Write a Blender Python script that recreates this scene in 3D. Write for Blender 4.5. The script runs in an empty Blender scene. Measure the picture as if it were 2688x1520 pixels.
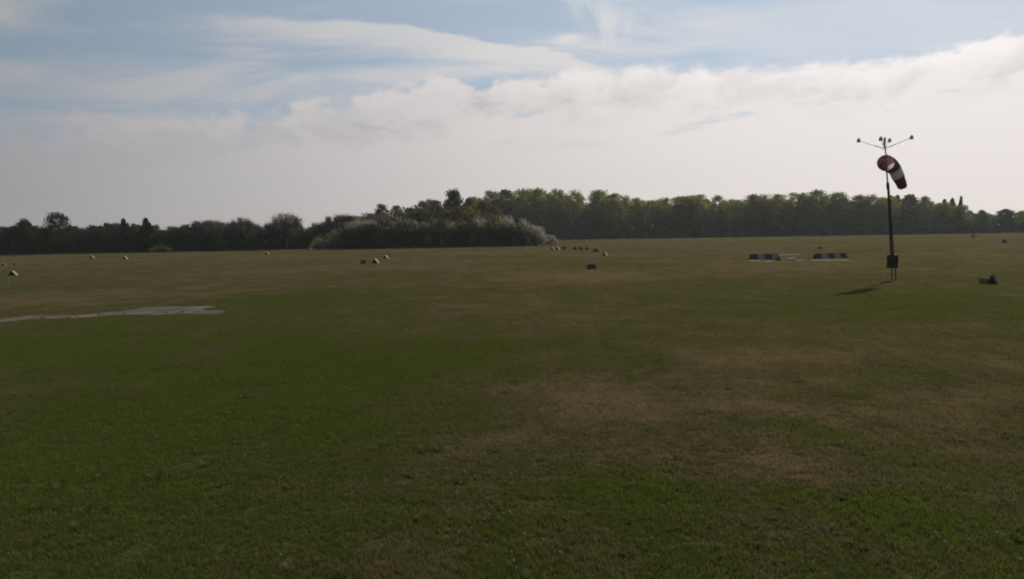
import bpy, bmesh, math, random
import numpy as np
from mathutils import Vector, Matrix, Euler

random.seed(11)
rng = np.random.default_rng(5)
scene = bpy.context.scene
COL = scene.collection
R = math.radians

# ---------------------------------------------------------------- camera
FPX = 1602.0                 # focal length in photograph pixels (2688 wide)
CAM_H = 3.8
CAM_M = Matrix.Translation((0, 0, CAM_H)) @ Matrix.Rotation(R(90 - 5.2), 4, 'X') @ Matrix.Rotation(R(-1.0), 4, 'Z')
cam_data = bpy.data.cameras.new('camera')
cam_data.sensor_width = 36.0
cam_data.lens = 36.0 * FPX / 2688.0
cam_data.clip_end = 5000
cam_data.clip_start = 0.1
cam = bpy.data.objects.new('camera', cam_data)
COL.objects.link(cam)
cam.matrix_world = CAM_M
scene.camera = cam

# ---------------------------------------------------------------- view
scene.view_settings.view_transform = 'Standard'
scene.view_settings.look = 'None'
scene.view_settings.exposure = 0.0
scene.view_settings.gamma = 1.0
scene.render.engine = 'CYCLES'
scene.cycles.use_denoising = True
scene.cycles.max_bounces = 6
scene.cycles.diffuse_bounces = 3
scene.cycles.transmission_bounces = 4
scene.cycles.transparent_max_bounces = 8
scene.cycles.volume_bounces = 1
scene.cycles.volume_step_rate = 4.0
scene.cycles.filter_width = 1.9

SUN_AZ, SUN_EL = R(41.0), R(39.0)      # azimuth measured from +Y (view direction) towards +X
SUN_DIR = Vector((math.sin(SUN_AZ) * math.cos(SUN_EL), math.cos(SUN_AZ) * math.cos(SUN_EL), math.sin(SUN_EL)))

# ---------------------------------------------------------------- node expression helper
class NX:
    """wraps a node socket so that shader maths can be written as expressions"""
    def __init__(s, t, k): s.t, s.k = t, k
    def _m(s, op, *a, clamp=False):
        n = s.t.nodes.new('ShaderNodeMath'); n.operation = op; n.use_clamp = clamp
        for i, v in enumerate((s,) + a):
            if isinstance(v, NX): s.t.links.new(v.k, n.inputs[i])
            else: n.inputs[i].default_value = v
        return NX(s.t, n.outputs[0])
    def __add__(s, o): return s._m('ADD', o)
    __radd__ = __add__
    def __mul__(s, o): return s._m('MULTIPLY', o)
    __rmul__ = __mul__
    def __sub__(s, o): return s._m('SUBTRACT', o)
    def __rsub__(s, o): return (s * -1.0) + o
    def __truediv__(s, o): return s._m('DIVIDE', o)
    def pow(s, e): return s._m('POWER', e)
    def max(s, o): return s._m('MAXIMUM', o)
    def min(s, o): return s._m('MINIMUM', o)
    def abs(s): return s._m('ABSOLUTE')
    def exp(s): return s._m('EXPONENT')
    def clamp(s): return s._m('ADD', 0.0, clamp=True)
    def ss(s, a, b, lo=0.0, hi=1.0):
        n = s.t.nodes.new('ShaderNodeMapRange'); n.interpolation_type = 'SMOOTHSTEP'
        s.t.links.new(s.k, n.inputs[0])
        for i, v in zip((1, 2, 3, 4), (a, b, lo, hi)):
            if isinstance(v, NX): s.t.links.new(v.k, n.inputs[i])
            else: n.inputs[i].default_value = v
        return NX(s.t, n.outputs[0])
def gauss(x, c, w):
    d = (x - c) / w
    return (d * d * -1.0).exp()
def comb(t, x, y, z):
    n = t.nodes.new('ShaderNodeCombineXYZ')
    for i, v in enumerate((x, y, z)):
        if isinstance(v, NX): t.links.new(v.k, n.inputs[i])
        else: n.inputs[i].default_value = v
    return NX(t, n.outputs[0])
def sep(t, v):
    n = t.nodes.new('ShaderNodeSeparateXYZ'); t.links.new(v.k, n.inputs[0])
    return [NX(t, n.outputs[i]) for i in range(3)]
def noise(t, vec, scale, detail=4.0, rough=0.5, dist=0.0):
    n = t.nodes.new('ShaderNodeTexNoise'); n.noise_dimensions = '3D'
    t.links.new(vec.k, n.inputs['Vector'])
    n.inputs['Scale'].default_value = scale; n.inputs['Detail'].default_value = detail
    n.inputs['Roughness'].default_value = rough; n.inputs['Distortion'].default_value = dist
    return NX(t, n.outputs[0])
def mixc(t, f, a, b, mode='MIX'):
    n = t.nodes.new('ShaderNodeMix'); n.data_type = 'RGBA'; n.blend_type = mode
    for sock, v in ((n.inputs[0], f), (n.inputs[6], a), (n.inputs[7], b)):
        if isinstance(v, NX): t.links.new(v.k, sock)
        elif isinstance(v, (tuple, list)): sock.default_value = (*v[:3], 1.0)
        else: sock.default_value = v
    return NX(t, n.outputs[2])
def scalec(t, c, f):
    n = t.nodes.new('ShaderNodeVectorMath'); n.operation = 'SCALE'
    if isinstance(c, NX): t.links.new(c.k, n.inputs[0])
    else: n.inputs[0].default_value = c[:3]
    if isinstance(f, NX): t.links.new(f.k, n.inputs['Scale'])
    else: n.inputs['Scale'].default_value = f
    return NX(t, n.outputs[0])
def dotc(t, v, c):
    n = t.nodes.new('ShaderNodeVectorMath'); n.operation = 'DOT_PRODUCT'
    t.links.new(v.k, n.inputs[0]); n.inputs[1].default_value = c
    return NX(t, n.outputs['Value'])

# ---------------------------------------------------------------- world: clear sky + cloud layers
SKY_STRENGTH = 0.1
world = bpy.data.worlds.new('World'); scene.world = world; world.use_nodes = True
wt = world.node_tree; wt.nodes.clear()
wout = wt.nodes.new('ShaderNodeOutputWorld'); wbg = wt.nodes.new('ShaderNodeBackground')
wbg.inputs['Strength'].default_value = SKY_STRENGTH
wt.links.new(wbg.outputs[0], wout.inputs[0])
sky = wt.nodes.new('ShaderNodeTexSky'); sky.sky_type = 'NISHITA'; sky.sun_disc = False
sky.sun_elevation = SUN_EL; sky.sun_rotation = SUN_AZ
sky.altitude = 50; sky.air_density = 1.0; sky.dust_density = 0.35; sky.ozone_density = 1.0
skyc = NX(wt, sky.outputs[0])
tc = wt.nodes.new('ShaderNodeTexCoord'); d = NX(wt, tc.outputs['Generated'])
dx, dy, dz = sep(wt, d)
el = dz._m('ARCSINE') * 57.2958
az = dx._m('ARCTAN2', dy) * 57.2958
sd = dotc(wt, d, SUN_DIR)                                  # cosine of the angle to the sun
sdp = sd.max(-0.15)                                        # forward scatter in haze and thin cloud
# clear sky slightly veiled by thin high cloud
base = mixc(wt, 0.60, skyc, scalec(wt, (0.88, 0.98, 1.07), (sdp.min(0.82) * 4.9) + 1.5))
# cirrus: plane-projected, streaked
inv = (dz.max(0.0) + 0.10)
px_, py_ = dx / inv, dy / inv
cvec = comb(wt, px_ * 0.50 + py_ * 0.16, py_ * 1.1 - px_ * 0.10, 0.0)
wisp = noise(wt, cvec, 1.35, 10.0, 0.62, 1.1)
wisp2 = noise(wt, comb(wt, px_ * 0.4, py_ * 1.3 + px_ * 0.25, 3.7), 0.9, 4.0, 0.55, 0.4)
cir = (wisp * 0.75 + wisp2 * 0.5).ss(0.52, 0.78) * az.ss(10.0, 24.0, 0.8, 0.45)
# a long pale band high left of the middle
bn = noise(wt, comb(wt, az * 0.05, el * 0.28, 1.0), 1.6, 8.0, 0.62, 0.5)
bel = ((az + 12.0) * (az + 12.0)) * -0.0062 + 17.6 - (az + 12.0) * 0.055
bandd = el + (bn - 0.5) * 2.8 - bel
band = bandd.ss(0.95, 0.45) * bandd.ss(-2.6, 0.1) * az.ss(-30.0, -14.0) * az.ss(20.0, 6.0)
# fall streak high right of centre and a small lens cloud
stn = noise(wt, comb(wt, az * 0.12, el * 0.10, 8.0), 1.5, 7.0, 0.65, 1.2)
strk = gauss(az + (el - 18.5) * 0.9 + (stn - 0.5) * 9.0, 9.0, 2.6) * el.ss(15.0, 18.0) * stn.ss(0.35, 0.6)
lens = gauss(az, 5.6, 1.5) * gauss(el + (bn - 0.5) * 1.0, 17.0, 0.4) * 0.8
cir = (cir + band * 0.8 + strk * 0.7 + lens).min(1.0)
cl_hi = scalec(wt, (1.0, 0.975, 0.965), (sdp * 6.0) + 2.4)
s1 = mixc(wt, cir * el.ss(4.0, 9.0), base, cl_hi)
# low bank of cumulus and haze: its top climbs from left to right
cvx, cvy = az * 0.11, el * 0.17
cn = noise(wt, comb(wt, cvx, cvy, 5.0), 2.2, 9.0, 0.56, 0.35)
puff = 1.0 - (noise(wt, comb(wt, cvx, cvy, 21.0), 3.4, 4.0, 0.5) - 0.5).abs() * 3.2
cn_big = noise(wt, comb(wt, az * 0.05, el * 0.05, 2.0), 1.3, 3.0, 0.5)
top = az.ss(-42.0, 2.0, 8.0, 13.6) + az.ss(6.0, 36.0) * -1.6 + az.ss(-6.0, 12.0) * 0.6 + gauss(az, 39.5, 3.0) * 0.4 + (cn_big - 0.5) * az.ss(0.0, 15.0, 3.2, 1.2)
edge = top - el + (cn - 0.5) * az.ss(0.0, 12.0, 7.0, 2.2) + (puff - 0.6) * (az.ss(-4.0, 10.0, 1.9, 0.7) + gauss(az, 39.0, 4.0) * 1.2)
soft = az.ss(-40.0, 10.0, 1.6, 0.6)
bank = edge.ss(soft * -1.0, soft) * az.ss(-40.0, 0.0, 0.8, 0.95)
# grey-blue breaks and shadowed undersides inside the bank
brk = noise(wt, comb(wt, az * 0.075, el * 0.30, 11.0), 1.9, 8.0, 0.6, 0.3).ss(0.54, 0.70) * el.ss(7.0, 9.5) * el.ss(14.5, 12.0)
shade = 1.0 - cn.ss(0.38, 0.60, 0.13, 0.0) * el.ss(4.0, 9.0) * edge.ss(5.0, 1.5) - brk * 0.12
rim = edge.ss(2.4, 0.5) * edge.ss(-0.8, 0.6)
hazeb = ((sdp * 6.7) + sdp.max(0.0).pow(5.0) * 1.7 + 2.0) * shade * (rim * 0.08 + 1.0)
warm = mixc(wt, el.ss(0.0, 11.0), (1.02, 0.930, 0.890), (1.01, 0.945, 0.925))
low = scalec(wt, mixc(wt, sdp.ss(0.05, 0.75), (1.035, 0.965, 1.0), warm), hazeb)
low = mixc(wt, brk * 0.4, low, base)
s2 = mixc(wt, bank, s1, low)
wt.links.new(s2.k, wbg.inputs['Color'])
try:
    world.cycles.sampling_method = 'MANUAL'; world.cycles.sample_map_resolution = 1024
except Exception:
    pass

# ---------------------------------------------------------------- sun
sun_data = bpy.data.lights.new('sun', 'SUN'); sun_data.energy = 3.7; sun_data.angle = R(1.2)
sun_data.color = (1.0, 0.93, 0.82)
sun = bpy.data.objects.new('sun', sun_data); COL.objects.link(sun)
sun.rotation_euler = SUN_DIR.to_track_quat('Z', 'Y').to_euler()
sun.location = (60, 60, 60)

# ---------------------------------------------------------------- generic helpers
def ray(px, py):
    return (CAM_M.to_3x3() @ Vector(((px - 1344) / FPX, -(py - 760) / FPX, -1.0))).normalized()
def G(px, py, z=0.0):
    """ground point seen at a photograph pixel"""
    r = ray(px, py); t = (z - CAM_H) / r.z
    return Vector((r.x * t, r.y * t, z))
def XY(px, Y):
    r = ray(px, 630); t = Y / r.y
    return Vector((r.x * t, Y, 0))
def Z(px, py, Y):
    r = ray(px, py); return CAM_H + r.z * Y / r.y

def tag(o, label=None, cat=None, group=None, kind=None):
    if label: o['label'] = label
    if cat: o['category'] = cat
    if group: o['group'] = group
    if kind: o['kind'] = kind
    return o
def link(name, data, parent=None):
    o = bpy.data.objects.new(name, data); COL.objects.link(o)
    if parent is not None: o.parent = parent
    return o
def empty(name, loc, rz=0.0):
    o = bpy.data.objects.new(name, None); COL.objects.link(o)
    o.empty_display_size = 0.3; o.location = loc; o.rotation_euler = (0, 0, rz)
    return o

class MB:
    """collects simple solids into one mesh"""
    def __init__(s): s.v, s.f = [], []
    def add(s, vs, fs):
        b = len(s.v); s.v += [tuple(p) for p in vs]; s.f += [tuple(b + i for i in f) for f in fs]
    def box(s, c, size, rot=None):
        hx, hy, hz = (k / 2 for k in size); M = rot.to_matrix() if rot else Matrix.Identity(3)
        vs = [Vector(c) + M @ Vector((x * hx, y * hy, z * hz)) for x in (-1, 1) for y in (-1, 1) for z in (-1, 1)]
        s.add(vs, [(0, 1, 3, 2), (4, 6, 7, 5), (0, 4, 5, 1), (2, 3, 7, 6), (0, 2, 6, 4), (1, 5, 7, 3)])
    def tube(s, pts, radii, n=8, cap=True):
        pts = [Vector(p) for p in pts]; rings = []
        for i, p in enumerate(pts):
            t = (pts[min(i + 1, len(pts) - 1)] - pts[max(i - 1, 0)]).normalized()
            a = Vector((1, 0, 0)) if abs(t.x) < 0.9 else Vector((0, 1, 0))
            u = t.cross(a).normalized(); w = t.cross(u)
            rings.append([p + (u * math.cos(2 * math.pi * k / n) + w * math.sin(2 * math.pi * k / n)) * radii[i] for k in range(n)])
        b = len(s.v); s.v += [tuple(q) for r_ in rings for q in r_]
        for i in range(len(pts) - 1):
            for k in range(n):
                s.f.append((b + i * n + k, b + i * n + (k + 1) % n, b + (i + 1) * n + (k + 1) % n, b + (i + 1) * n + k))
        if cap:
            s.f.append(tuple(b + k for k in reversed(range(n)))); s.f.append(tuple(b + (len(pts) - 1) * n + k for k in range(n)))
    def mesh(s, name, mat, smooth=False):
        m = bpy.data.meshes.new(name); m.from_pydata(s.v, [], s.f); m.update()
        bm = bmesh.new(); bm.from_mesh(m); bmesh.ops.recalc_face_normals(bm, faces=bm.faces); bm.to_mesh(m); bm.free()
        if mat: m.materials.append(mat)
        if smooth: m.polygons.foreach_set('use_smooth', [True] * len(m.polygons))
        return m
    def build(s, name, mat, parent=None, smooth=False):
        return link(name, s.mesh(name, mat, smooth), parent)

def np_mesh(name, verts, faces, mat):
    """verts (N,3), faces (M,k) with a constant k"""
    m = bpy.data.meshes.new(name); k = faces.shape[1]
    m.vertices.add(len(verts)); m.vertices.foreach_set('co', np.asarray(verts, np.float32).ravel())
    m.loops.add(faces.size); m.loops.foreach_set('vertex_index', np.asarray(faces, np.int32).ravel())
    m.polygons.add(len(faces)); m.polygons.foreach_set('loop_start', np.arange(0, faces.size, k, dtype=np.int32))
    m.update(calc_edges=True)
    if mat: m.materials.append(mat)
    return m

# ---------------------------------------------------------------- materials
def new_mat(name):
    m = bpy.data.materials.new(name); m.use_nodes = True; t = m.node_tree; t.nodes.clear()
    return m, t, t.nodes.new('ShaderNodeOutputMaterial')
def principled(t, out, color, rough=0.7, spec=0.3, metallic=0.0, normal=None):
    b = t.nodes.new('ShaderNodeBsdfPrincipled')
    if isinstance(color, NX): t.links.new(color.k, b.inputs['Base Color'])
    else: b.inputs['Base Color'].default_value = (*color, 1)
    if isinstance(rough, NX): t.links.new(rough.k, b.inputs['Roughness'])
    else: b.inputs['Roughness'].default_value = rough
    b.inputs['Specular IOR Level'].default_value = spec; b.inputs['Metallic'].default_value = metallic
    if normal is not None: t.links.new(normal, b.inputs['Normal'])
    t.links.new(b.outputs[0], out.inputs[0]); return b
def bump(t, h, strength=0.4, dist=0.05):
    n = t.nodes.new('ShaderNodeBump'); n.inputs['Strength'].default_value = strength; n.inputs['Distance'].default_value = dist
    t.links.new(h.k, n.inputs['Height']); return n.outputs[0]
def geo_pos(t):
    n = t.nodes.new('ShaderNodeNewGeometry'); return NX(t, n.outputs['Position'])
def objrand(t):
    n = t.nodes.new('ShaderNodeObjectInfo'); return NX(t, n.outputs['Random'])
def objco(t):
    n = t.nodes.new('ShaderNodeTexCoord'); return NX(t, n.outputs['Object'])

def painted(name, col, rough=0.55, dirt=0.25, scale=6.0):
    m, t, out = new_mat(name)
    nz = noise(t, objco(t), scale, 5.0, 0.6)
    c = mixc(t, nz.ss(0.42, 0.75) * dirt, col, (0.09, 0.08, 0.05))
    principled(t, out, c, nz.ss(0.3, 0.7, rough - 0.1, rough + 0.2), 0.18)
    return m
def foliage(name, c1, c2, transl=0.35, tcol=None, rough=0.65):
    """leaves: colour varies from tree to tree and clump to clump"""
    m, t, out = new_mat(name)
    r_ = objrand(t); nz = noise(t, objco(t), 0.55, 3.0, 0.6)
    c = mixc(t, (nz.ss(0.32, 0.68) * 0.6 + r_ * 0.45).min(1.0), c1, c2)
    dif = t.nodes.new('ShaderNodeBsdfDiffuse'); t.links.new(c.k, dif.inputs[0])
    tr = t.nodes.new('ShaderNodeBsdfTranslucent')
    tl = mixc(t, 1.0, c, tcol or (1.15, 1.1, 0.6), 'MULTIPLY'); t.links.new(tl.k, tr.inputs[0])
    mx = t.nodes.new('ShaderNodeMixShader'); mx.inputs[0].default_value = transl
    t.links.new(dif.outputs[0], mx.inputs[1]); t.links.new(tr.outputs[0], mx.inputs[2]); t.links.new(mx.outputs[0], out.inputs[0])
    return m
def bark_mat(name, col):
    m, t, out = new_mat(name)
    nz = noise(t, objco(t), 2.0, 6.0, 0.65)
    c = mixc(t, nz.ss(0.35, 0.7), tuple(k * 0.6 for k in col), col)
    principled(t, out, c, 0.9, 0.1, normal=bump(t, nz, 0.5, 0.05)); return m

# --- the field: greener and strawier areas of turf, shared by the ground and the blades
BLOBS_GREEN = [(610, 1090, 5.2, 3.2, 1.0), (1190, 1120, 1.9, 0.75, 1.0), (1180, 985, 3.4, 1.6, .8), (730, 790, 4.0, 5.0, .7), (320, 930, 8, 4.5, .7),
               (2080, 745, 9, 5, .5), (2330, 800, 7, 4, .5), (900, 940, 4, 2, .5), (250, 1330, 3, 1.3, .6), (2150, 1120, 1.3, .5, .7), (1950, 1340, 2.2, .6, .6), (1420, 900, 4, 2, .5)]
BLOBS_DRY = [(1400, 1110, 2.6, 1.3, .9), (1130, 1200, 2.4, .9, .9), (2130, 1250, 2.2, .9, .9), (1060, 1430, 1.0, .6, .8), (50, 790, 7, 5, 1.0), (2250, 1085, 2.6, .7, .7),
             (1550, 1030, 3.2, 1.6, .6), (1000, 1300, 1.2, .5, .5), (2350, 690, 16, 10, .6), (1560, 725, 9, 8, .8), (960, 700, 10, 8, .5), (1960, 940, 3.6, 1.2, .5), (1100, 1020, 3, 1, .5)]
def field_group():
    g = bpy.data.node_groups.new('field_colour', 'ShaderNodeTree')
    g.interface.new_socket('Color', in_out='OUTPUT', socket_type='NodeSocketColor')
    g.interface.new_socket('Straw', in_out='OUTPUT', socket_type='NodeSocketFloat')
    out = g.nodes.new('NodeGroupOutput')
    p = geo_pos(g); x, y, z = sep(g, p)
    w1 = noise(g, p, 0.22, 4.0, 0.6); w2 = noise(g, comb(g, x + 31.0, y + 7.0, z), 0.22, 4.0, 0.6)
    wx, wy = x + (w1 - 0.5) * 5.0, y + (w2 - 0.5) * 5.0
    def blobs(lst):
        acc = None
        for bx, by, rx, ry, a in lst:
            c = G(bx, by)
            ex, ey = (wx - c.x) / rx, (wy - c.y) / ry
            b = ((ex * ex + ey * ey) * -0.8).exp() * a
            acc = b if acc is None else acc + b
        return acc.min(1.0)
    gb, db = blobs(BLOBS_GREEN), blobs(BLOBS_DRY)
    big = noise(g, p, 0.055, 4.0, 0.55)
    mid = noise(g, p, 0.42, 5.0, 0.62)
    fine = noise(g, p, 2.6, 4.0, 0.65); grain = noise(g, p, 11.0, 2.0, 0.6)
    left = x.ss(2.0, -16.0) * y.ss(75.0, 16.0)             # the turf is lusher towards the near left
    straw = ((big - 0.5) * 1.0 + (mid - 0.5) * 1.45 + (fine - 0.5) * 0.95 + (grain - 0.5) * 0.7 + 0.49 + db * 0.42 - gb * 0.42 - left * 0.09 + y.ss(20.0, 120.0) * 0.12 - y.ss(14.0, 7.0) * 0.20).clamp()  # last term: near turf greener, and darker with lens vignetting put into its colour
    c = mixc(g, straw.ss(0.12, 0.50), (0.118, 0.138, 0.036), (0.148, 0.138, 0.068))
    c = mixc(g, straw.ss(0.45, 0.95), c, (0.252, 0.192, 0.126))
    g.links.new(c.k, out.inputs[0]); g.links.new(straw.k, out.inputs[1])
    return g
FIELD = field_group()
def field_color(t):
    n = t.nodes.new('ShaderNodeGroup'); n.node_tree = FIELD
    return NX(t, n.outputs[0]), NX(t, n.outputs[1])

def ground_mat():
    m, t, out = new_mat('turf_ground')
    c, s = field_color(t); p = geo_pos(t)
    n1 = noise(t, p, 9.0, 6.0, 0.7); n2 = noise(t, p, 1.3, 5.0, 0.6)
    c = scalec(t, mixc(t, 0.35, c, (0.07, 0.055, 0.032)), n1.ss(0.3, 0.7, 0.35, 0.6))   # thatch and soil, with the shade below the blades put into the colour
    h = n1 * 0.5 + n2
    principled(t, out, c, 1.0, 0.0, normal=bump(t, h, 0.6, 0.12)); return m
def blade_mat():
    m, t, out = new_mat('grass_blades')
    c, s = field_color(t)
    a = t.nodes.new('ShaderNodeAttribute'); a.attribute_name = 'tint'; tint = NX(t, a.outputs['Fac'])
    dead = (tint + (s - 0.5) * 0.9).ss(0.62, 0.86)
    c = scalec(t, c, tint.ss(0.0, 1.0, 0.64, 1.21))
    c = mixc(t, dead * 0.5, c, (0.24, 0.19, 0.11))
    dif = t.nodes.new('ShaderNodeBsdfDiffuse'); t.links.new(c.k, dif.inputs[0])
    tr = t.nodes.new('ShaderNodeBsdfTranslucent'); t.links.new(mixc(t, 1.0, c, (1.05, 1.05, 0.78), 'MULTIPLY').k, tr.inputs[0])
    mx = t.nodes.new('ShaderNodeMixShader'); mx.inputs[0].default_value = 0.42
    t.links.new(dif.outputs[0], mx.inputs[1]); t.links.new(tr.outputs[0], mx.inputs[2])
    t.links.new(mx.outputs[0], out.inputs[0]); return m

def concrete_mat():
    m, t, out = new_mat('worn_concrete'); p = geo_pos(t)
    n1 = noise(t, p, 0.5, 5.0, 0.6); n2 = noise(t, p, 7.0, 6.0, 0.7); n3 = noise(t, p, 1.6, 4.0, 0.6)
    c = mixc(t, n1.ss(0.3, 0.7), (0.078, 0.066, 0.054), (0.122, 0.103, 0.088))
    c = mixc(t, n3.ss(0.55, 0.72) * 0.65, c, (0.075, 0.075, 0.035))
    vo = t.nodes.new('ShaderNodeTexVoronoi'); vo.feature = 'DISTANCE_TO_EDGE'; vo.inputs['Scale'].default_value = 0.42; t.links.new(p.k, vo.inputs['Vector'])
    crack = NX(t, vo.outputs['Distance']).ss(0.05, 0.01)
    c = mixc(t, crack * 0.7, c, (0.045, 0.05, 0.022))
    c = scalec(t, c, n2.ss(0.25, 0.75, 0.7, 1.15))
    principled(t, out, c, 0.95, 0.05, normal=bump(t, n2, 0.4, 0.02)); return m

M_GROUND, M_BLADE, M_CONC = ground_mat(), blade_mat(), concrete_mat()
M_BARK = bark_mat('grey_bark', (0.105, 0.095, 0.080))
M_BARK_D = bark_mat('dark_bark', (0.060, 0.050, 0.042))
M_LEAF_NEW = foliage('new_beech_leaves', (0.100, 0.125, 0.040), (0.195, 0.195, 0.070), 0.60)
M_LEAF_MID = foliage('woodland_leaves', (0.050, 0.082, 0.040), (0.085, 0.112, 0.050), 0.38)
M_LEAF_DARK = foliage('dark_leaves', (0.028, 0.042, 0.022), (0.046, 0.058, 0.030), 0.25)
M_SPRUCE = foliage('spruce_needles', (0.020, 0.032, 0.018), (0.036, 0.046, 0.024), 0.12)
M_TWIG = foliage('bare_twigs', (0.100, 0.088, 0.075), (0.150, 0.128, 0.105), 0.12, (1, 1, 1))
M_TWIG_D = foliage('dark_thicket_twigs', (0.048, 0.040, 0.034), (0.075, 0.062, 0.050), 0.10, (1, 1, 1))
M_BLOSSOM = foliage('pale_blossom', (0.27, 0.25, 0.195), (0.43, 0.40, 0.335), 0.35, (1, 1, 0.95))
M_OLIVE = foliage('olive_leaves', (0.120, 0.120, 0.050), (0.190, 0.175, 0.085), 0.4)
M_RUST = foliage('rusty_buds', (0.135, 0.092, 0.065), (0.185, 0.130, 0.092), 0.35, (1.1, 0.9, 0.7))
M_BROWN = foliage('brown_buds', (0.100, 0.080, 0.062), (0.150, 0.115, 0.088), 0.25, (1, 0.95, 0.8))
M_WHITE = painted('white_paint', (0.185, 0.172, 0.145), 0.75, 0.55, 5.0)
M_BOARD = painted('board_paint', (0.42, 0.41, 0.37), 0.7, 0.45, 4.0)
M_DARK = painted('dark_paint', (0.034, 0.027, 0.020), 0.55, 0.07, 4.0)
M_BROWNP = painted('brown_paint', (0.075, 0.050, 0.032), 0.6, 0.3, 4.0)
M_BOX = painted('counterweight_paint', (0.020, 0.015, 0.012), 0.6, 0.05, 3.0)
M_STEEL = painted('galvanised_steel', (0.50, 0.50, 0.49), 0.5, 0.2, 5.0)
M_STEELD = painted('dark_green_steel', (0.058, 0.062, 0.052), 0.55, 0.05, 5.0)
M_LAMP = painted('lamp_housing', (0.42, 0.39, 0.39), 0.5, 0.1, 5.0)
def cloth(name, col, tr_amt=0.35):
    m, t, out = new_mat(name)
    nz = noise(t, objco(t), 4.0, 4.0, 0.6)
    c = mixc(t, nz.ss(0.4, 0.75) * 0.25, col, tuple(k * 0.6 for k in col))
    dif = t.nodes.new('ShaderNodeBsdfDiffuse'); t.links.new(c.k, dif.inputs[0])
    tr = t.nodes.new('ShaderNodeBsdfTranslucent'); t.links.new(c.k, tr.inputs[0])
    mx = t.nodes.new('ShaderNodeMixShader'); mx.inputs[0].default_value = tr_amt
    t.links.new(dif.outputs[0], mx.inputs[1]); t.links.new(tr.outputs[0], mx.inputs[2]); t.links.new(mx.outputs[0], out.inputs[0])
    return m
M_RED = cloth('red_sock_cloth', (0.200, 0.088, 0.092), 0.36)
M_WCLOTH = cloth('white_sock_cloth', (0.64, 0.63, 0.67), 0.38)
M_SEED = cloth('seed_head_fluff', (0.30, 0.29, 0.25), 0.4)
M_STEM = foliage('flower_stem', (0.06, 0.08, 0.03), (0.08, 0.09, 0.04), 0.2)

# ---------------------------------------------------------------- ground
EXT = 900.0
def make_ground():
    xs = np.concatenate([np.linspace(-EXT, -160, 12), np.linspace(-140, 140, 57), np.linspace(160, EXT, 12)])
    ys = np.concatenate([np.linspace(-EXT, -20, 8), np.linspace(-10, 230, 49), np.linspace(250, EXT, 12)])
    X, Y = np.meshgrid(xs, ys); nx, ny = len(xs), len(ys)
    v = np.stack([X.ravel(), Y.ravel(), np.zeros(X.size)], 1)
    i = np.arange(nx * ny).reshape(ny, nx)
    f = np.stack([i[:-1, :-1].ravel(), i[:-1, 1:].ravel(), i[1:, 1:].ravel(), i[1:, :-1].ravel()], 1)
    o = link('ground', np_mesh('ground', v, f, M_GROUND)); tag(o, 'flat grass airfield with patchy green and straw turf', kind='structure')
make_ground()

# the overgrown earth mound
MC = Vector((XY(1130, 208).x, 208, 0)); MRX, MRY, MH = 41.0, 27.0, 4.6
def mound_h(x, y):
    u = ((x - MC.x) / MRX) ** 2 + ((y - MC.y) / MRY) ** 2
    if u >= 1: return 0.0
    return MH * (1 - u) ** 0.8
def make_mound():
    v, f = [], []; NR, NA = 14, 56
    v.append((MC.x, MC.y, MH))
    for i in range(1, NR + 1):
        for k in range(NA):
            a = 2 * math.pi * k / NA; r_ = i / NR
            x, y = MC.x + MRX * r_ * math.cos(a), MC.y + MRY * r_ * math.sin(a)
            z = mound_h(x, y) + (random.uniform(-.25, .25) if i < NR else -0.3)
            v.append((x, y, z))
    for k in range(NA):
        f.append((0, 1 + k, 1 + (k + 1) % NA))
        for i in range(NR - 1):
            b = 1 + i * NA
            f.append((b + k, b + NA + k, b + NA + (k + 1) % NA, b + (k + 1) % NA))
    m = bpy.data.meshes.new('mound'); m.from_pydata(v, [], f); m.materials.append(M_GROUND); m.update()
    m.polygons.foreach_set('use_smooth', [True] * len(m.polygons))
    tag(link('mound', m), 'broad low earth mound overgrown with shrubs', kind='structure')
make_mound()

# concrete: a narrow strip running in from the left that ends in a wider pad
PAD = [G(325, 829), G(590, 826), G(598, 821), G(556, 803), G(345, 807), G(318, 816)]
STRIP = [G(-420, 866), G(-60, 851), G(327, 830), G(318, 817.5), G(-60, 836), G(-420, 851)]
def slab(name, poly, z, label):
    pts = []
    for i, a in enumerate(poly):                     # ragged edges where the turf grows over
        b = poly[(i + 1) % len(poly)]; n = max(2, int((b - a).length / 0.5))
        for k in range(n):
            q = a.lerp(b, k / n)
            pts.append((q.x + random.uniform(-.10, .10), q.y + random.uniform(-.14, .14), z))
    bm = bmesh.new(); bm.faces.new([bm.verts.new(p) for p in pts])
    bmesh.ops.triangulate(bm, faces=bm.faces[:])
    m = bpy.data.meshes.new(name); bm.to_mesh(m); bm.free(); m.materials.append(M_CONC)
    tag(link(name, m), label, kind='structure')
slab('concrete_strip', STRIP, 0.012, 'narrow pale concrete strip in the grass at left')
slab('concrete_pad', PAD, 0.018, 'worn concrete pad at the end of the strip')

def inside(poly, x, y):
    c = False; n = len(poly)
    for i in range(n):
        a, b = poly[i], poly[(i + 1) % n]
        if (a.y > y) != (b.y > y) and x < (b.x - a.x) * (y - a.y) / (b.y - a.y) + a.x: c = not c
    return c
def by_concrete(x, y):
    """within four metres of the pad or the strip"""
    p = Vector((x, y, 0))
    for poly in (PAD, STRIP):
        if inside(poly, x, y): return True
        for i, a in enumerate(poly):
            b = poly[(i + 1) % len(poly)]; f = max(0, min(1, (p - a).dot(b - a) / (b - a).length_squared))
            if (p - a.lerp(b, f)).length < 4.2: return True
    return False
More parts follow.
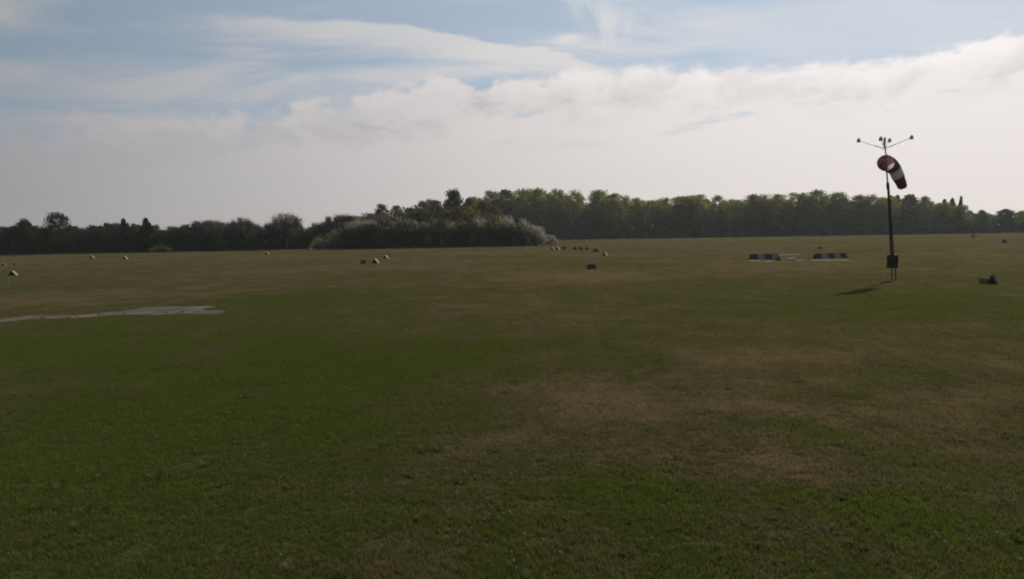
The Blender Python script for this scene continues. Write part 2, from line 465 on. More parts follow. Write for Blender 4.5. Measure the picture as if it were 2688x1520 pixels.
# ---------------------------------------------------------------- grass
def grass_patch(name, size, n, h0, h1, wd, seed):
    r_ = np.random.default_rng(seed)
    # tufted distribution
    nt = max(8, n // 10); rr_ = np.sqrt(r_.random(nt)) * size * .88; aa_ = r_.uniform(0, 2 * np.pi, nt); tc_ = np.stack([rr_ * np.cos(aa_), rr_ * np.sin(aa_)], 1); th = r_.uniform(0.55, 1.15, nt); tl = r_.uniform(0, 2 * np.pi, nt)
    k = r_.integers(0, nt, n)
    p = tc_[k] + r_.normal(0, 0.024 * size ** 0.6, (n, 2))
    h = r_.uniform(h0, h1, n) * th[k]
    a = r_.uniform(0, 2 * np.pi, n); lean_a = tl[k] + r_.normal(0, 0.9, n); lean = h * r_.uniform(0.15, 0.95, n)
    w = wd * r_.uniform(0.6, 1.3, n)
    ux, uy = np.cos(a) * w / 2, np.sin(a) * w / 2
    lx, ly = np.cos(lean_a) * lean, np.sin(lean_a) * lean
    z0 = np.full(n, -0.004)
    V = np.empty((n, 5, 3))
    V[:, 0] = np.stack([p[:, 0] - ux, p[:, 1] - uy, z0], 1); V[:, 1] = np.stack([p[:, 0] + ux, p[:, 1] + uy, z0], 1)
    V[:, 2] = np.stack([p[:, 0] + ux * .8 + lx * .35, p[:, 1] + uy * .8 + ly * .35, h * .6], 1)
    V[:, 3] = np.stack([p[:, 0] - ux * .8 + lx * .35, p[:, 1] - uy * .8 + ly * .35, h * .6], 1)
    V[:, 4] = np.stack([p[:, 0] + lx, p[:, 1] + ly, h], 1)
    b = np.arange(n)[:, None] * 5
    F = np.concatenate([b + np.array([[0, 1, 2]]), b + np.array([[0, 2, 3]]), b + np.array([[3, 2, 4]])], 0)
    m = np_mesh(name, V.reshape(-1, 3), F, M_BLADE)
    at = m.attributes.new('tint', 'FLOAT', 'POINT'); at.data.foreach_set('value', np.repeat(r_.random(n) * 0.75 + r_.random(nt)[k] * 0.25, 5).astype(np.float32))
    return m
pc = bpy.data.collections.new('grass_patches')       # source patches, never linked to the scene
NEAR, FAR = 6, 4
for i in range(NEAR):
    pc.objects.link(bpy.data.objects.new('grass_patch_%02d' % i, grass_patch('grass_patch_%02d' % i, 1.0, 9500, 0.03, 0.075, 0.0066, 100 + i)))
for i in range(FAR):
    pc.objects.link(bpy.data.objects.new('grass_patch_%02d' % (NEAR + i), grass_patch('grass_patch_%02d' % (NEAR + i), 4.0, 30000, 0.04, 0.085, 0.024, 200 + i)))
pts, var, rot, scl = [], [], [], []
def scatter(y0, y1, step, i0, n, keep=lambda y: 1.0):
    y = y0
    while y < y1:
        half = 0.93 * y + 3.0; x = -half
        while x < half:
            qx, qy = x + random.uniform(-.15, .15) * step, y + random.uniform(-.15, .15) * step
            bc = qx < 0 and 22 < qy < 52 and by_concrete(qx, qy)
            if (random.random() < keep(qy) or bc) and not (bc and step > 1.5) and not inside(PAD, qx, qy) and not inside(STRIP, qx, qy):
                pts.append((qx, qy, 0.0)); var.append(i0 + random.randrange(n)); rot.append((0, 0, random.uniform(0, 6.283)))
                s_ = random.uniform(0.9, 1.12)
                hgt = 1 + 0.35 * math.sin(qx * 1.9 + 2.1 * math.sin(qy * 0.7)) * math.sin(qy * 1.3 + 1.7 * math.sin(qx * 0.9 + 1)) + random.uniform(-.28, .28)
                scl.append((s_, s_, hgt))
            x += step
        y += step
scatter(4.2, 54.0, 1.0, 0, NEAR, lambda y: min(1.0, (54 - y) / 20))
scatter(31.0, 180.0, 4.0, NEAR, FAR, lambda y: min(1.0, (y - 28) / 9))
FAR2 = 3
for i in range(FAR2):
    pc.objects.link(bpy.data.objects.new('grass_patch_%02d' % (NEAR + FAR + i), grass_patch('grass_patch_%02d' % (NEAR + FAR + i), 10.0, 22000, 0.05, 0.10, 0.09, 300 + i)))
scatter(185.0, 362.0, 10.0, NEAR + FAR, FAR2)
# coarser tussocks and flat leafy weeds among the short grass of the foreground
def tuft(name, n, rad, h0, h1, wd, flat, seed):
    r_ = np.random.default_rng(seed); a = r_.uniform(0, 2 * np.pi, n); rr = rad * np.sqrt(r_.random(n)) * 0.5
    h = r_.uniform(h0, h1, n); ln = rad * r_.uniform(0.5, 1.2, n); w = wd * r_.uniform(.6, 1.3, n)
    ca, sa = np.cos(a), np.sin(a); bx, by = ca * rr * (1 - flat), sa * rr * (1 - flat)
    V = np.empty((n, 5, 3)); o = np.zeros(n)
    V[:, 0] = np.stack([bx - sa * w * .3, by + ca * w * .3, o], 1); V[:, 1] = np.stack([bx + sa * w * .3, by - ca * w * .3, o], 1)
    V[:, 2] = np.stack([bx + ca * ln * .55 + sa * w * .5, by + sa * ln * .55 - ca * w * .5, h * .8], 1); V[:, 3] = np.stack([bx + ca * ln * .55 - sa * w * .5, by + sa * ln * .55 + ca * w * .5, h * .8], 1)
    V[:, 4] = np.stack([bx + ca * ln, by + sa * ln, h * (1 - .35 * flat)], 1)
    b = np.arange(n)[:, None] * 5
    m = np_mesh(name, V.reshape(-1, 3), np.concatenate([b + np.array([[0, 1, 2]]), b + np.array([[0, 2, 3]]), b + np.array([[3, 2, 4]])], 0), M_BLADE)
    m.attributes.new('tint', 'FLOAT', 'POINT').data.foreach_set('value', np.repeat(r_.random(n) * (.55 if flat < .5 else .2), 5).astype(np.float32)); return m
N0 = NEAR + FAR + FAR2
for i in range(3): pc.objects.link(bpy.data.objects.new('grass_patch_%02d' % (N0 + i), tuft('grass_patch_%02d' % (N0 + i), 90, 0.10, 0.04, 0.105, 0.006, 0.0, 400 + i)))
for i in range(3): pc.objects.link(bpy.data.objects.new('grass_patch_%02d' % (N0 + 3 + i), tuft('grass_patch_%02d' % (N0 + 3 + i), 13, 0.09, 0.02, 0.055, 0.022, 0.9, 410 + i)))
for i in range(2600):
    y = 5 + 27 * random.random() ** 0.8; x = random.uniform(-1, 1) * (0.9 * y + 2)
    if random.random() < 0.5 + 0.5 * math.sin(x * .8 + 2 * math.sin(y * .5)) * math.sin(y * .9 + x * .3):
        pts.append((x, y, 0.0)); k = random.random() < 0.62; var.append(N0 + random.randrange(3) + (0 if k else 3)); rot.append((0, 0, random.uniform(0, 6.283)))
        s_ = random.uniform(0.6, 1.25); scl.append((s_, s_, s_ * random.uniform(.7, 1.1)))
gm = bpy.data.meshes.new('grass'); gm.from_pydata(pts, [], [])
gm.attributes.new('variant', 'INT', 'POINT').data.foreach_set('value', var)
gm.attributes.new('rot', 'FLOAT_VECTOR', 'POINT').data.foreach_set('vector', np.array(rot, np.float32).ravel())
gm.attributes.new('scl', 'FLOAT_VECTOR', 'POINT').data.foreach_set('vector', np.array(scl, np.float32).ravel())
gm.materials.append(M_BLADE)
grass = tag(link('grass', gm), 'short mown grass covering the airfield', 'grass', kind='stuff')
gn = bpy.data.node_groups.new('grass_scatter', 'GeometryNodeTree')
gn.interface.new_socket('Geometry', in_out='INPUT', socket_type='NodeSocketGeometry')
gn.interface.new_socket('Geometry', in_out='OUTPUT', socket_type='NodeSocketGeometry')
gi, go = gn.nodes.new('NodeGroupInput'), gn.nodes.new('NodeGroupOutput')
ci = gn.nodes.new('GeometryNodeCollectionInfo'); ci.inputs['Collection'].default_value = pc
ci.inputs['Separate Children'].default_value = True; ci.inputs['Reset Children'].default_value = True
ip = gn.nodes.new('GeometryNodeInstanceOnPoints'); ip.inputs['Pick Instance'].default_value = True
gn.links.new(gi.outputs[0], ip.inputs['Points']); gn.links.new(ci.outputs[0], ip.inputs['Instance'])
for nm, ty, sk in (('variant', 'INT', 'Instance Index'), ('rot', 'FLOAT_VECTOR', 'Rotation'), ('scl', 'FLOAT_VECTOR', 'Scale')):
    na = gn.nodes.new('GeometryNodeInputNamedAttribute'); na.data_type = ty; na.inputs['Name'].default_value = nm
    gn.links.new(na.outputs[0], ip.inputs[sk])
gn.links.new(ip.outputs[0], go.inputs[0])
gmod = grass.modifiers.new('scatter', 'NODES'); gmod.node_group = gn

# ---------------------------------------------------------------- tree prototypes (meshes only)
def unit(r_, n):
    v = r_.normal(size=(n, 3)); return v / np.linalg.norm(v, axis=1, keepdims=True)
def leaf_mesh(name, centers, size, r_, mat, flat=0.0):
    n = len(centers); u = unit(r_, n); w = unit(r_, n); v = np.cross(u, w); v /= np.linalg.norm(v, axis=1, keepdims=True) + 1e-9
    s = (size * r_.uniform(0.55, 1.3, n))[:, None]
    V = np.stack([centers + u * s, centers + v * s * 0.6, centers - u * s, centers - v * s * 0.6], 1).reshape(-1, 3)
    F = np.arange(n * 4).reshape(n, 4)
    return np_mesh(name, V, F, mat)
def twig_mesh(name, starts, dirs, width, mat, r_):
    n = len(starts); w = unit(r_, n); side = np.cross(dirs, w); side /= np.linalg.norm(side, axis=1, keepdims=True) + 1e-9
    side *= width / 2
    V = np.stack([starts - side, starts + side, starts + dirs], 1).reshape(-1, 3)
    return np_mesh(name, V, np.arange(n * 3).reshape(n, 3), mat)

def tree_proto(seed, H, Rc, base, mat, bark, nlimb=26, per=95, leaf=0.30, shape='ovoid', spread=0.9, trunk_r=0.24):
    """(trunk mesh, crown mesh) of a broadleaf tree of height H"""
    r_ = np.random.default_rng(seed); mb = MB()
    bend = r_.normal(0, H * 0.012, (6, 2)).cumsum(0); bend -= bend[0]
    hs = np.linspace(0, H * 0.9, 6)
    tp = [Vector((bend[i][0], bend[i][1], hs[i] - (0.3 if i == 0 else 0))) for i in range(6)]
    mb.tube(tp, [trunk_r * (1 - 0.88 * i / 5) * (1.35 if i == 0 else 1) for i in range(6)], 6)
    def env(u):                                       # crown radius at height fraction u (0..1 within the crown)
        if shape == 'dome': return Rc * math.sqrt(max(0.0, 1 - (u * 1.0) ** 2.2)) * (0.75 + 0.25 * min(1, u * 4))
        if shape == 'column': return Rc * (0.55 + 0.45 * math.sin(math.pi * min(1, u * 0.9 + 0.15))) * (1 if u < .8 else math.sqrt(max(0, (1 - u) / .2)))
        return Rc * math.sin(math.pi * min(1.0, (u * 0.80 + 0.12))) ** 0.75
    cs = []
    for i in range(nlimb):
        u = (i + r_.uniform(0, 1)) / nlimb; hz = H * (base + (1 - base) * u)
        a = i * 2.4 + r_.uniform(-.5, .5); rad = env(u) * r_.uniform(0.6, 1.08)
        h0 = max(H * base * 0.7, hz - rad * r_.uniform(0.5, 1.0)); h0 = min(h0, H * 0.86)
        k = h0 / (H * 0.9) * 5; k0 = int(min(4, k)); s0 = tp[k0].lerp(tp[k0 + 1], k - k0)
        e = Vector((s0.x + math.cos(a) * rad, s0.y + math.sin(a) * rad, hz))
        md = s0.lerp(e, 0.5) + Vector((0, 0, -rad * 0.05))
        br = max(0.03, trunk_r * 0.32 * (1 - u * 0.6)); mb.tube([s0, md, e], [br, br * .6, br * .2], 4, cap=False)
        for q in range(3):
            f = r_.uniform(0.45, 1.0); c = s0.lerp(e, f)
            cs.append((c.x, c.y, c.z, (0.5 + 0.5 * f) * spread * r_.uniform(0.7, 1.25)))
    cs = np.array(cs); n = nlimb * per
    k = r_.integers(0, len(cs), n)
    off = unit(r_, n) * (r_.uniform(0.1, 1.0, n) ** 0.5 * cs[k, 3])[:, None]; off[:, 2] *= 0.72
    P = cs[k, :3] + off
    P = P[(P[:, 2] > H * base * 0.55) & (P[:, 2] < H * 1.02)]
    return mb.mesh('trunk', bark), leaf_mesh('crown', P, leaf, r_, mat)

def bare_proto(seed, H, Rc, base, mat, bark, n=2600, shape='dome'):
    """a tree in bud: limbs plus a haze of upright twigs"""
    r_ = np.random.default_rng(seed); mb = MB()
    tr = 0.02 * H
    mb.tube([(0, 0, -0.3), (r_.normal(0, .1), 0, H * .3), (r_.normal(0, .2), r_.normal(0, .2), H * .62)], [tr, tr * .75, tr * .35], 6)
    ends = []
    for i in range(16):
        a = i * 2.4 + r_.uniform(-.4, .4); f = r_.uniform(0.15, 1.0)
        s0 = Vector((0, 0, H * r_.uniform(base * 0.6, 0.5)))
        rad = Rc * f; top_ = H * (0.97 * math.sqrt(max(0.05, 1 - (f * .86) ** 2)))
        e = Vector((math.cos(a) * rad, math.sin(a) * rad, top_ * 0.93)); md = s0.lerp(e, 0.5) + Vector((math.cos(a), math.sin(a), 0)) * rad * 0.16
        mb.tube([s0, md, e], [tr * .4, tr * .22, tr * .07], 4, cap=False); ends.append((s0, md, e))
    ends_n = np.array([[list(s) for s in t_] for t_ in ends])
    k = r_.integers(0, len(ends), n); f = r_.uniform(0.25, 1.0, n)[:, None]
    A = ends_n[k]; c = np.where(f < .5, A[:, 0] + (A[:, 1] - A[:, 0]) * f * 2, A[:, 1] + (A[:, 2] - A[:, 1]) * (f * 2 - 1))
    dv = unit(r_, n); dv[:, 2] = np.abs(dv[:, 2]) * 1.1 + 0.15
    L = H * 0.13 * r_.uniform(0.5, 1.3, n)[:, None]
    S = c + unit(r_, n) * H * 0.035
    keep = (S + dv * L)[:, 2] < H * 1.0
    return mb.mesh('trunk', bark), twig_mesh('crown', S[keep], (dv * L)[keep], 0.0085 * H, mat, r_)

def spruce_proto(seed, H, Rc, mat, bark):
    r_ = np.random.default_rng(seed); mb = MB()
    mb.tube([(0, 0, -.3), (0, 0, H * .5), (0, 0, H * .985)], [0.018 * H, 0.011 * H, 0.003 * H], 6)
    P = []
    n_w = 22
    for i in range(n_w):
        u = i / n_w; z = H * (0.08 + 0.9 * u); rad = Rc * (1 - u) ** 0.85 * r_.uniform(0.8, 1.1) + 0.08
        m_ = max(5, int(11 * (1 - u) + 4))
        for b in range(m_):
            a = 2 * math.pi * b / m_ + r_.uniform(-.3, .3); rr = rad * r_.uniform(0.7, 1.1)
            q = int(5 + rr * 7); f = r_.uniform(0.1, 1.0, q)
            P.append(np.stack([np.cos(a) * rr * f, np.sin(a) * rr * f, z - rr * f * 0.35 + r_.normal(0, .06 * H / 10, q)], 1))
    P = np.concatenate(P); P += r_.normal(0, 0.06, P.shape)
    return mb.mesh('trunk', bark), leaf_mesh('crown', P, 0.032 * H, r_, mat)

def shrub_proto(seed, H, Rc, mat, bark, n=1500, leaf=0.2):
    r_ = np.random.default_rng(seed); mb = MB(); cs = []
    for i in range(15):
        a = i * 2.4; f = r_.uniform(0.2, 0.95); hz = H * r_.uniform(0.35, 0.92) * math.sqrt(max(.2, 1 - (f * .8) ** 2))
        e = Vector((math.cos(a) * Rc * f, math.sin(a) * Rc * f, hz))
        mb.tube([(math.cos(a) * .15, math.sin(a) * .15, -.2), e.lerp(Vector((0, 0, hz * .4)), .45), e], [0.06, 0.04, 0.015], 4, cap=False)
        cs.append((*e, r_.uniform(0.22, 0.36) * H))
    cs = np.array(cs); k = r_.integers(0, len(cs), n)
    P = cs[k, :3] + unit(r_, n) * (r_.uniform(0, 1, n) ** 0.45 * cs[k, 3])[:, None]
    low = r_.random(n) < 0.3; P[low, 2] *= r_.uniform(0.05, 0.6, low.sum())
    P[:, 2] = np.abs(P[:, 2])
    return mb.mesh('stem', bark), leaf_mesh('foliage', P, leaf, r_, mat)

PROTO = {}
PROTO['beech'] = [(26.0, *tree_proto(10 + i, 26.0, 6.6 + .5 * (i % 3), 0.14, M_LEAF_NEW, M_BARK, 60, 105, 0.34, ('ovoid', 'column', 'ovoid', 'column', 'ovoid')[i], 2.1, 0.30)) for i in range(5)]
PROTO['woodtree'] = [(22.0, *tree_proto(30 + i, 22.0, 5.6, 0.08, M_LEAF_MID, M_BARK_D, 50, 90, 0.38, ('column', 'ovoid', 'column')[i], 1.5, 0.26)) for i in range(3)]
PROTO['darktree'] = [(10.0, *tree_proto(40 + i, 10.0, 3.0, 0.08, M_LEAF_DARK, M_BARK_D, 60, 75, 0.20, 'ovoid', 0.95, 0.16)) for i in range(3)]
PROTO['domedtree'] = [(10.0, *tree_proto(47, 10.0, 3.9, 0.05, M_LEAF_DARK, M_BARK_D, 110, 60, 0.20, 'ovoid', 1.25, 0.18))]
PROTO['bare'] = [(10.0, *bare_proto(50 + i, 10.0, (3.6, 2.6, 3.1, 2.2)[i], 0.3, M_TWIG, M_BARK_D, 2400)) for i in range(4)]
PROTO['thicket'] = [(8.0, *bare_proto(60 + i, 8.0, 2.6, 0.1, M_TWIG_D, M_BARK_D, 3400)) for i in range(3)]
PROTO['spruce'] = [(12.0, *spruce_proto(70 + i, 12.0, (2.2, 1.7, 2.6)[i], M_SPRUCE, M_BARK_D)) for i in range(3)]
PROTO['greentree'] = [(9.0, *tree_proto(80, 9.0, 3.0, 0.10, M_LEAF_MID, M_BARK_D, 70, 70, 0.22, 'ovoid', 1.0, 0.14))]
PROTO['rusttree'] = [(9.0, *tree_proto(82 + i, 9.0, 3.2, 0.12, M_RUST, M_BARK_D, 54, 70, 0.20, 'dome', 1.0, 0.14)) for i in range(2)]
PROTO['browntree'] = [(9.0, *tree_proto(85 + i, 9.0, 3.0, 0.12, M_BROWN, M_BARK_D, 54, 70, 0.20, 'dome', 1.0, 0.14)) for i in range(2)]
PROTO['olivetree'] = [(9.0, *tree_proto(88, 9.0, 3.0, 0.12, M_OLIVE, M_BARK_D, 54, 70, 0.20, 'dome', 1.0, 0.14))]
PROTO['darkshrub'] = [(4.0, *shrub_proto(90 + i, 4.0, 2.3, M_LEAF_DARK, M_BARK_D, 1900, 0.20)) for i in range(3)]
PROTO['greenshrub'] = [(4.0, *shrub_proto(94 + i, 4.0, 2.4, M_LEAF_MID, M_BARK_D, 1700, 0.21)) for i in range(3)]
PROTO['blossomshrub'] = [(3.0, *shrub_proto(98 + i, 3.0, 2.0, M_BLOSSOM, M_BARK_D, 1900, 0.13)) for i in range(2)]
PROTO['oliveshrub'] = [(3.0, *shrub_proto(102 + i, 3.0, 2.2, M_OLIVE, M_BARK_D, 1300, 0.16)) for i in range(2)]
PROTO['brownshrub'] = [(3.0, *shrub_proto(105 + i, 3.0, 2.1, M_BROWN, M_BARK_D, 1200, 0.15)) for i in range(2)]

def plant(name, kind, loc, height, label, cat, group=None, wide=1.0, idx=None):
    H, tm, cm = PROTO[kind][random.randrange(len(PROTO[kind])) if idx is None else idx]
    e = empty(name, loc, random.uniform(0, 6.283)); s = height / H
    w = s ** 0.6 * wide if cat == 'tree' else s * wide
    e.scale = (w, w, s)
    for m in (tm, cm): link(m.name.split('.')[0], m, e)
    tag(e, label, cat, group); return e

ORD = ['first', 'second', 'third', 'fourth', 'fifth', 'sixth', 'seventh', 'eighth', 'ninth', 'tenth', 'eleventh', 'twelfth', 'thirteenth', 'fourteenth', 'fifteenth', 'sixteenth',
       'seventeenth', 'eighteenth', 'nineteenth', 'twentieth']
TENS = {20: 'twenty', 30: 'thirty', 40: 'forty', 50: 'fifty'}
COUNT = {}
def nth(key):
    """ordinal word for the next thing of a row"""
    n = COUNT[key] = COUNT.get(key, 0) + 1
    if n <= 20: return ORD[n - 1]
    t_, u = n // 10 * 10, n % 10
    return TENS[t_] + '-' + ORD[u - 1] if u else {30: 'thirtieth', 40: 'fortieth', 50: 'fiftieth'}[t_]

def lerp_table(tab, x):
    for (x0, y0), (x1, y1) in zip(tab, tab[1:]):
        if x0 <= x <= x1: return y0 + (y1 - y0) * (x - x0) / (x1 - x0)
    return tab[0][1] if x < tab[0][0] else tab[-1][1]
# skyline of the two woods, photograph pixels
SKYL = [(p[0] / 0.958, p[1] / 0.958) for p in [(-80, 566), (0, 572), (60, 556), (90, 568), (215, 566), (240, 556), (310, 552), (350, 563), (420, 565), (500, 552), (540, 548),
        (570, 553), (610, 544), (640, 557), (690, 552), (780, 558), (830, 538), (880, 527), (920, 537), (1000, 530)]]
SKYR = [(p[0] / 0.958, p[1] / 0.958) for p in [(1150, 500), (1190, 495), (1215, 476), (1270, 476), (1310, 470), (1380, 470), (1430, 479), (1480, 483), (1520, 475), (1570, 483), (1590, 492),
        (1630, 493), (1645, 505), (1660, 491), (1720, 491), (1800, 487), (1835, 501), (1850, 491), (1920, 489), (2020, 483), (2080, 476), (2120, 480), (2160, 491), (2230, 490),
        (2300, 491), (2345, 497), (2370, 508), (2405, 503), (2430, 522), (2500, 530), (2540, 521), (2575, 526), (2680, 520)]]
def baseR(px): return 352 - 55 * max(0.0, min(1.0, (px - 1450) / 1240))      # distance of the right-hand wood's edge
def baseL(px): return 186 + 16 * max(0.0, min(1.0, px / 850))

# --- right-hand wood
GR = 'trees of the tall wood on the right'
for row in range(4):
    px = 1130 + row * 14
    while px < 2790:
        Y = baseR(px) + 4 + row * 9 + random.uniform(-2.5, 2.5)
        far_right = px > 2490
        top = Z(px, lerp_table(SKYR, px), Y)
        if row in (0, 1):
            h = top * (random.uniform(0.95, 1.03) if row == 0 else random.uniform(0.88, 0.98)) if not far_right else top * random.uniform(0.85, 1.0)
            kind = 'beech' if random.random() < (0.94 if px < 2350 else 0.5) else 'woodtree'
        else:
            h = top * random.uniform(0.72, 0.88); kind = 'woodtree' if random.random() < 0.6 else 'beech'
        if row == 0: lab, g_ = 'tall leafing tree, %s from the mound in the front row of the right-hand wood' % nth('rf'), 'front trees of the tall right-hand wood'
        else: lab, g_ = 'tall tree standing deeper inside the right-hand wood behind the front row', 'inner trees of the tall right-hand wood'
        plant('woodland_tree', kind, (XY(px, Y).x, Y, 0), h, lab, 'tree', g_, wide=random.choice((0.9, 1.05, 1.2, 1.35, 1.5)) * random.uniform(.92, 1.08))
        px += random.uniform(36, 62) if row < 2 else random.uniform(38, 58)
# spiky spruce tops above the right-hand wood
for px, py in ((2335, 510), (2352, 508), (2392, 507), (2475, 520), (2495, 517)):
    Y = baseR(px) + 16
    plant('spruce_tree', 'spruce', (XY(px, Y).x, Y, 0), Z(px, py, Y), 'dark pointed spruce above the wood, %s going right from the windsock mast' % nth('sp'), 'tree', 'spruces right of the windsock', wide=1.7)
Y = baseR(2517) + 8
plant('spruce_tree', 'spruce', (XY(2517, Y).x, Y, 0), Z(2517, 512, Y), 'thin lone spruce spire standing highest near the right end of the wood', 'tree', wide=1.25, idx=1)
px = 1440
while px < 2780:                                     # shrubs along the foot of the wood
    Y = baseR(px) + random.uniform(-3, 2)
    plant('edge_shrub', random.choice(('greenshrub', 'darkshrub', 'greenshrub')), (XY(px, Y).x, Y, 0), random.uniform(3.0, 6.5), 'dark green shrub, %s from the mound along the foot of the right-hand wood' % nth('rs'), 'shrub',
          'shrubs at the foot of the right-hand wood', wide=1.15)
    px += random.uniform(26, 44)

# --- left-hand wood
px_rows = []
for row in range(4):
    px = -110 + row * 9
    while px < 1000:
        Y = baseL(px) + 2 + row * 4.5 + random.uniform(-1.2, 1.2)
        top = Z(px, lerp_table(SKYL, px), Y)
        loc = (XY(px, Y).x, Y, 0)
        if row == 0:
            plant('thicket_tree', 'thicket' if random.random() < .75 else 'darktree', loc, top * random.uniform(0.72, 0.86), 'low dark tree, %s from the left along the front of the left-hand wood' % nth('lf'), 'tree',
                  'front thicket of the left-hand wood', wide=1.0)
        elif px < 545 or random.random() < 0.25:
            kind = random.choice(('thicket', 'darktree', 'spruce', 'darktree', 'bare'))
            plant('woodland_tree', kind, loc, top * (random.uniform(0.84, 1.0) if px < 545 else random.uniform(0.68, 0.80)), 'dark tree crowded inside the left-hand wood', 'tree', 'inner trees of the left-hand wood', wide=1.0)
        else:
            plant('bare_tree', 'bare', loc, top * random.uniform(0.88, 1.02), 'leafless fine-twigged tree between the dark left wood and the mound', 'tree', 'bare trees left of the mound', wide=1.0)
        px += random.uniform(22, 34)
def lone(name, kind, px, py, Y, label, wide=1.0, idx=None, cat='tree', z=0.0, group=None):
    return plant(name, kind, (XY(px, Y).x, Y, z), Z(px, py, Y) - z, label, cat, group, wide, idx)
lone('domed_tree', 'domedtree', 146, 559, 190, 'tallest dark domed tree in the left-hand wood', 1.0, 0)
lone('woodland_tree', 'domedtree', 64, 575, 190, 'dark rounded tree left of the tall domed tree', 0.6, 0)
lone('spruce_tree', 'spruce', 328, 570, 192, 'dark spruce tip left of the lone pointed spruce in the left wood', 1.5, 0)
lone('spruce_tree', 'spruce', 387, 569, 190, 'lone pointed spruce between the dark wood and the bare trees', 1.9, 2)
for px, py, lab, w in ((752, 551, 'largest leafless domed tree standing clear left of the mound', 1.5), (637, 563, 'leafless tree just left of the largest domed bare tree', 1.1),
                       (565, 571, 'leafless round-topped tree in the middle of the left skyline', 1.1), (530, 573, 'leafless tree at the right edge of the dark left wood', 1.1)):
    lone('bare_tree', 'bare', px, py, 196, lab, w, 0)
for px, Y, h, k in ((405, 186, 1.9, 'oliveshrub'), (425, 187, 2.2, 'greenshrub'), (440, 186.5, 1.7, 'oliveshrub')):
    plant('edge_shrub', k, (XY(px, Y).x, Y, 0), h, 'small pale budding shrub below the lone spruce, %s from the left' % nth('ps'), 'shrub', 'pale shrubs below the lone spruce')
px = -90
while px < 860:
    Y = baseL(px) - 0.5 + random.uniform(-.6, .6)
    plant('edge_shrub', 'darkshrub', (XY(px, Y).x, Y, 0), random.uniform(2.2, 4.0), 'low dark shrub, %s from the left along the foot of the left-hand wood' % nth('ls'), 'shrub', 'shrubs at the foot of the left-hand wood', wide=1.1)
    px += random.uniform(22, 36)

# undergrowth that fills the woods between the trunks
def undergrowth(name, label, pxs, base, depth, top_py, n, leaf, mat, seed):
    r_ = np.random.default_rng(seed); P = np.empty((n, 3))
    for i in range(n):
        px = r_.uniform(*pxs); Y = base(px) + 5 + r_.uniform(0, depth); P[i] = (XY(px, Y).x, Y, r_.uniform(0, 1) ** 1.7 * Z(px, lerp_table(top_py, px), Y) * 0.78)
    tag(link(name, leaf_mesh(name, P, leaf, r_, mat)), label, 'undergrowth', kind='stuff')
undergrowth('undergrowth', 'dim undergrowth filling the right-hand wood between its trunks', (1120, 2790), baseR, 34, SKYR, 52000, 0.62, M_LEAF_MID, 301)
undergrowth('undergrowth', 'dark brushwood filling the left-hand wood between its trunks', (-110, 1000), baseL, 15, SKYL, 26000, 0.36, M_TWIG_D, 302)

# rough unmown grass along the feet of the woods and the mound
def rough_grass(n, seed):
    r_ = np.random.default_rng(seed); S = []
    for i in range(n):
        u = r_.random()
        if u < .5: px = r_.uniform(1430, 2780); Y = baseR(px) - abs(r_.normal(0, 3.2)) + 1
        elif u < .8: px = r_.uniform(-100, 860); Y = baseL(px) - 0.6 - abs(r_.normal(0, 1.2))
        else: px = r_.uniform(815, 1465); Y = 181.6 - abs(r_.normal(0, .8)) + max(0, (px - 1380) * .09)
        S.append((XY(px, Y).x, Y, 0))
    S = np.array(S); D = unit(r_, n) * 0.25; k = 0.45 + 0.55 * np.sin(S[:, 0] * .7 + 2 * np.sin(S[:, 0] * .23)) ** 2
    D[:, 2] = r_.uniform(0.2, 0.95, n) * k
    tag(link('rough_grass', twig_mesh('rough_grass', S, D, 0.16, M_OLIVE, r_)), 'rough taller grass along the feet of the woods', 'grass', kind='stuff')
rough_grass(15000, 77)

# --- plants on the mound
def on_mound(px, Y): x = XY(px, Y).x; return max(0.0, mound_h(x, Y) - 0.1)
def mplant(name, kind, px, py, Y, label, group=None, wide=1.0, cat='shrub', idx=None):
    z = on_mound(px, Y); h = max(1.0, Z(px, py, Y) - z)
    return plant(name, kind, (XY(px, Y).x, Y, z), h, label, cat, group, wide, idx)
px = 905
while px < 1405:
    py = 599 + 6 * math.sin(px * 0.05) + random.uniform(-4, 4) + (12 if px < 935 else 0) + max(0, (px - 1350) * 0.30)
    mplant('hedge_shrub', 'darkshrub', px, py, 184.5 + random.uniform(-.5, .5), 'tall dark shrub, %s from the left in the hedge of the mound' % nth('h1'), 'dark hedge at the front of the mound', wide=0.75)
    mplant('hedge_shrub', 'darkshrub', px + 7, py + 26, 182.6 + random.uniform(-.4, .4), 'lower dark shrub, %s from the left before the hedge of the mound' % nth('h2'), 'dark hedge at the front of the mound', wide=0.9)
    px += random.uniform(15, 22)
for px in range(930, 1400, 12):
    py = 574 + random.uniform(-5, 4) + max(0, (px - 1345) * 0.25) - (5 if 1290 < px < 1370 else 0)
    k = 'blossomshrub' if (px < 1010 or px > 1320 or random.random() < .75) else random.choice(('oliveshrub', 'oliveshrub', 'greenshrub'))
    mplant('blossom_shrub', k, px, py, 188 + random.uniform(-.6, .6), 'pale budding shrub, %s from the left just above the dark hedge' % nth('bs'), 'pale shrubs above the hedge of the mound', wide=0.62)
for px, py, k in ((1392, 596, 'blossomshrub'), (1408, 603, 'blossomshrub'), (1422, 610, 'blossomshrub'), (1436, 616, 'brownshrub'), (1446, 622, 'blossomshrub'), (1457, 629, 'oliveshrub'), (1400, 612, 'brownshrub'), (1425, 624, 'brownshrub')):
    mplant('slope_shrub', k, px, py, 190 + (px - 1392) * 0.06, '%s shrub, %s from the top down the right slope of the mound' % ({'blossomshrub': 'blossoming', 'brownshrub': 'brown', 'oliveshrub': 'olive'}[k], nth('sr')), 'shrubs on the right slope of the mound', wide=1.25)
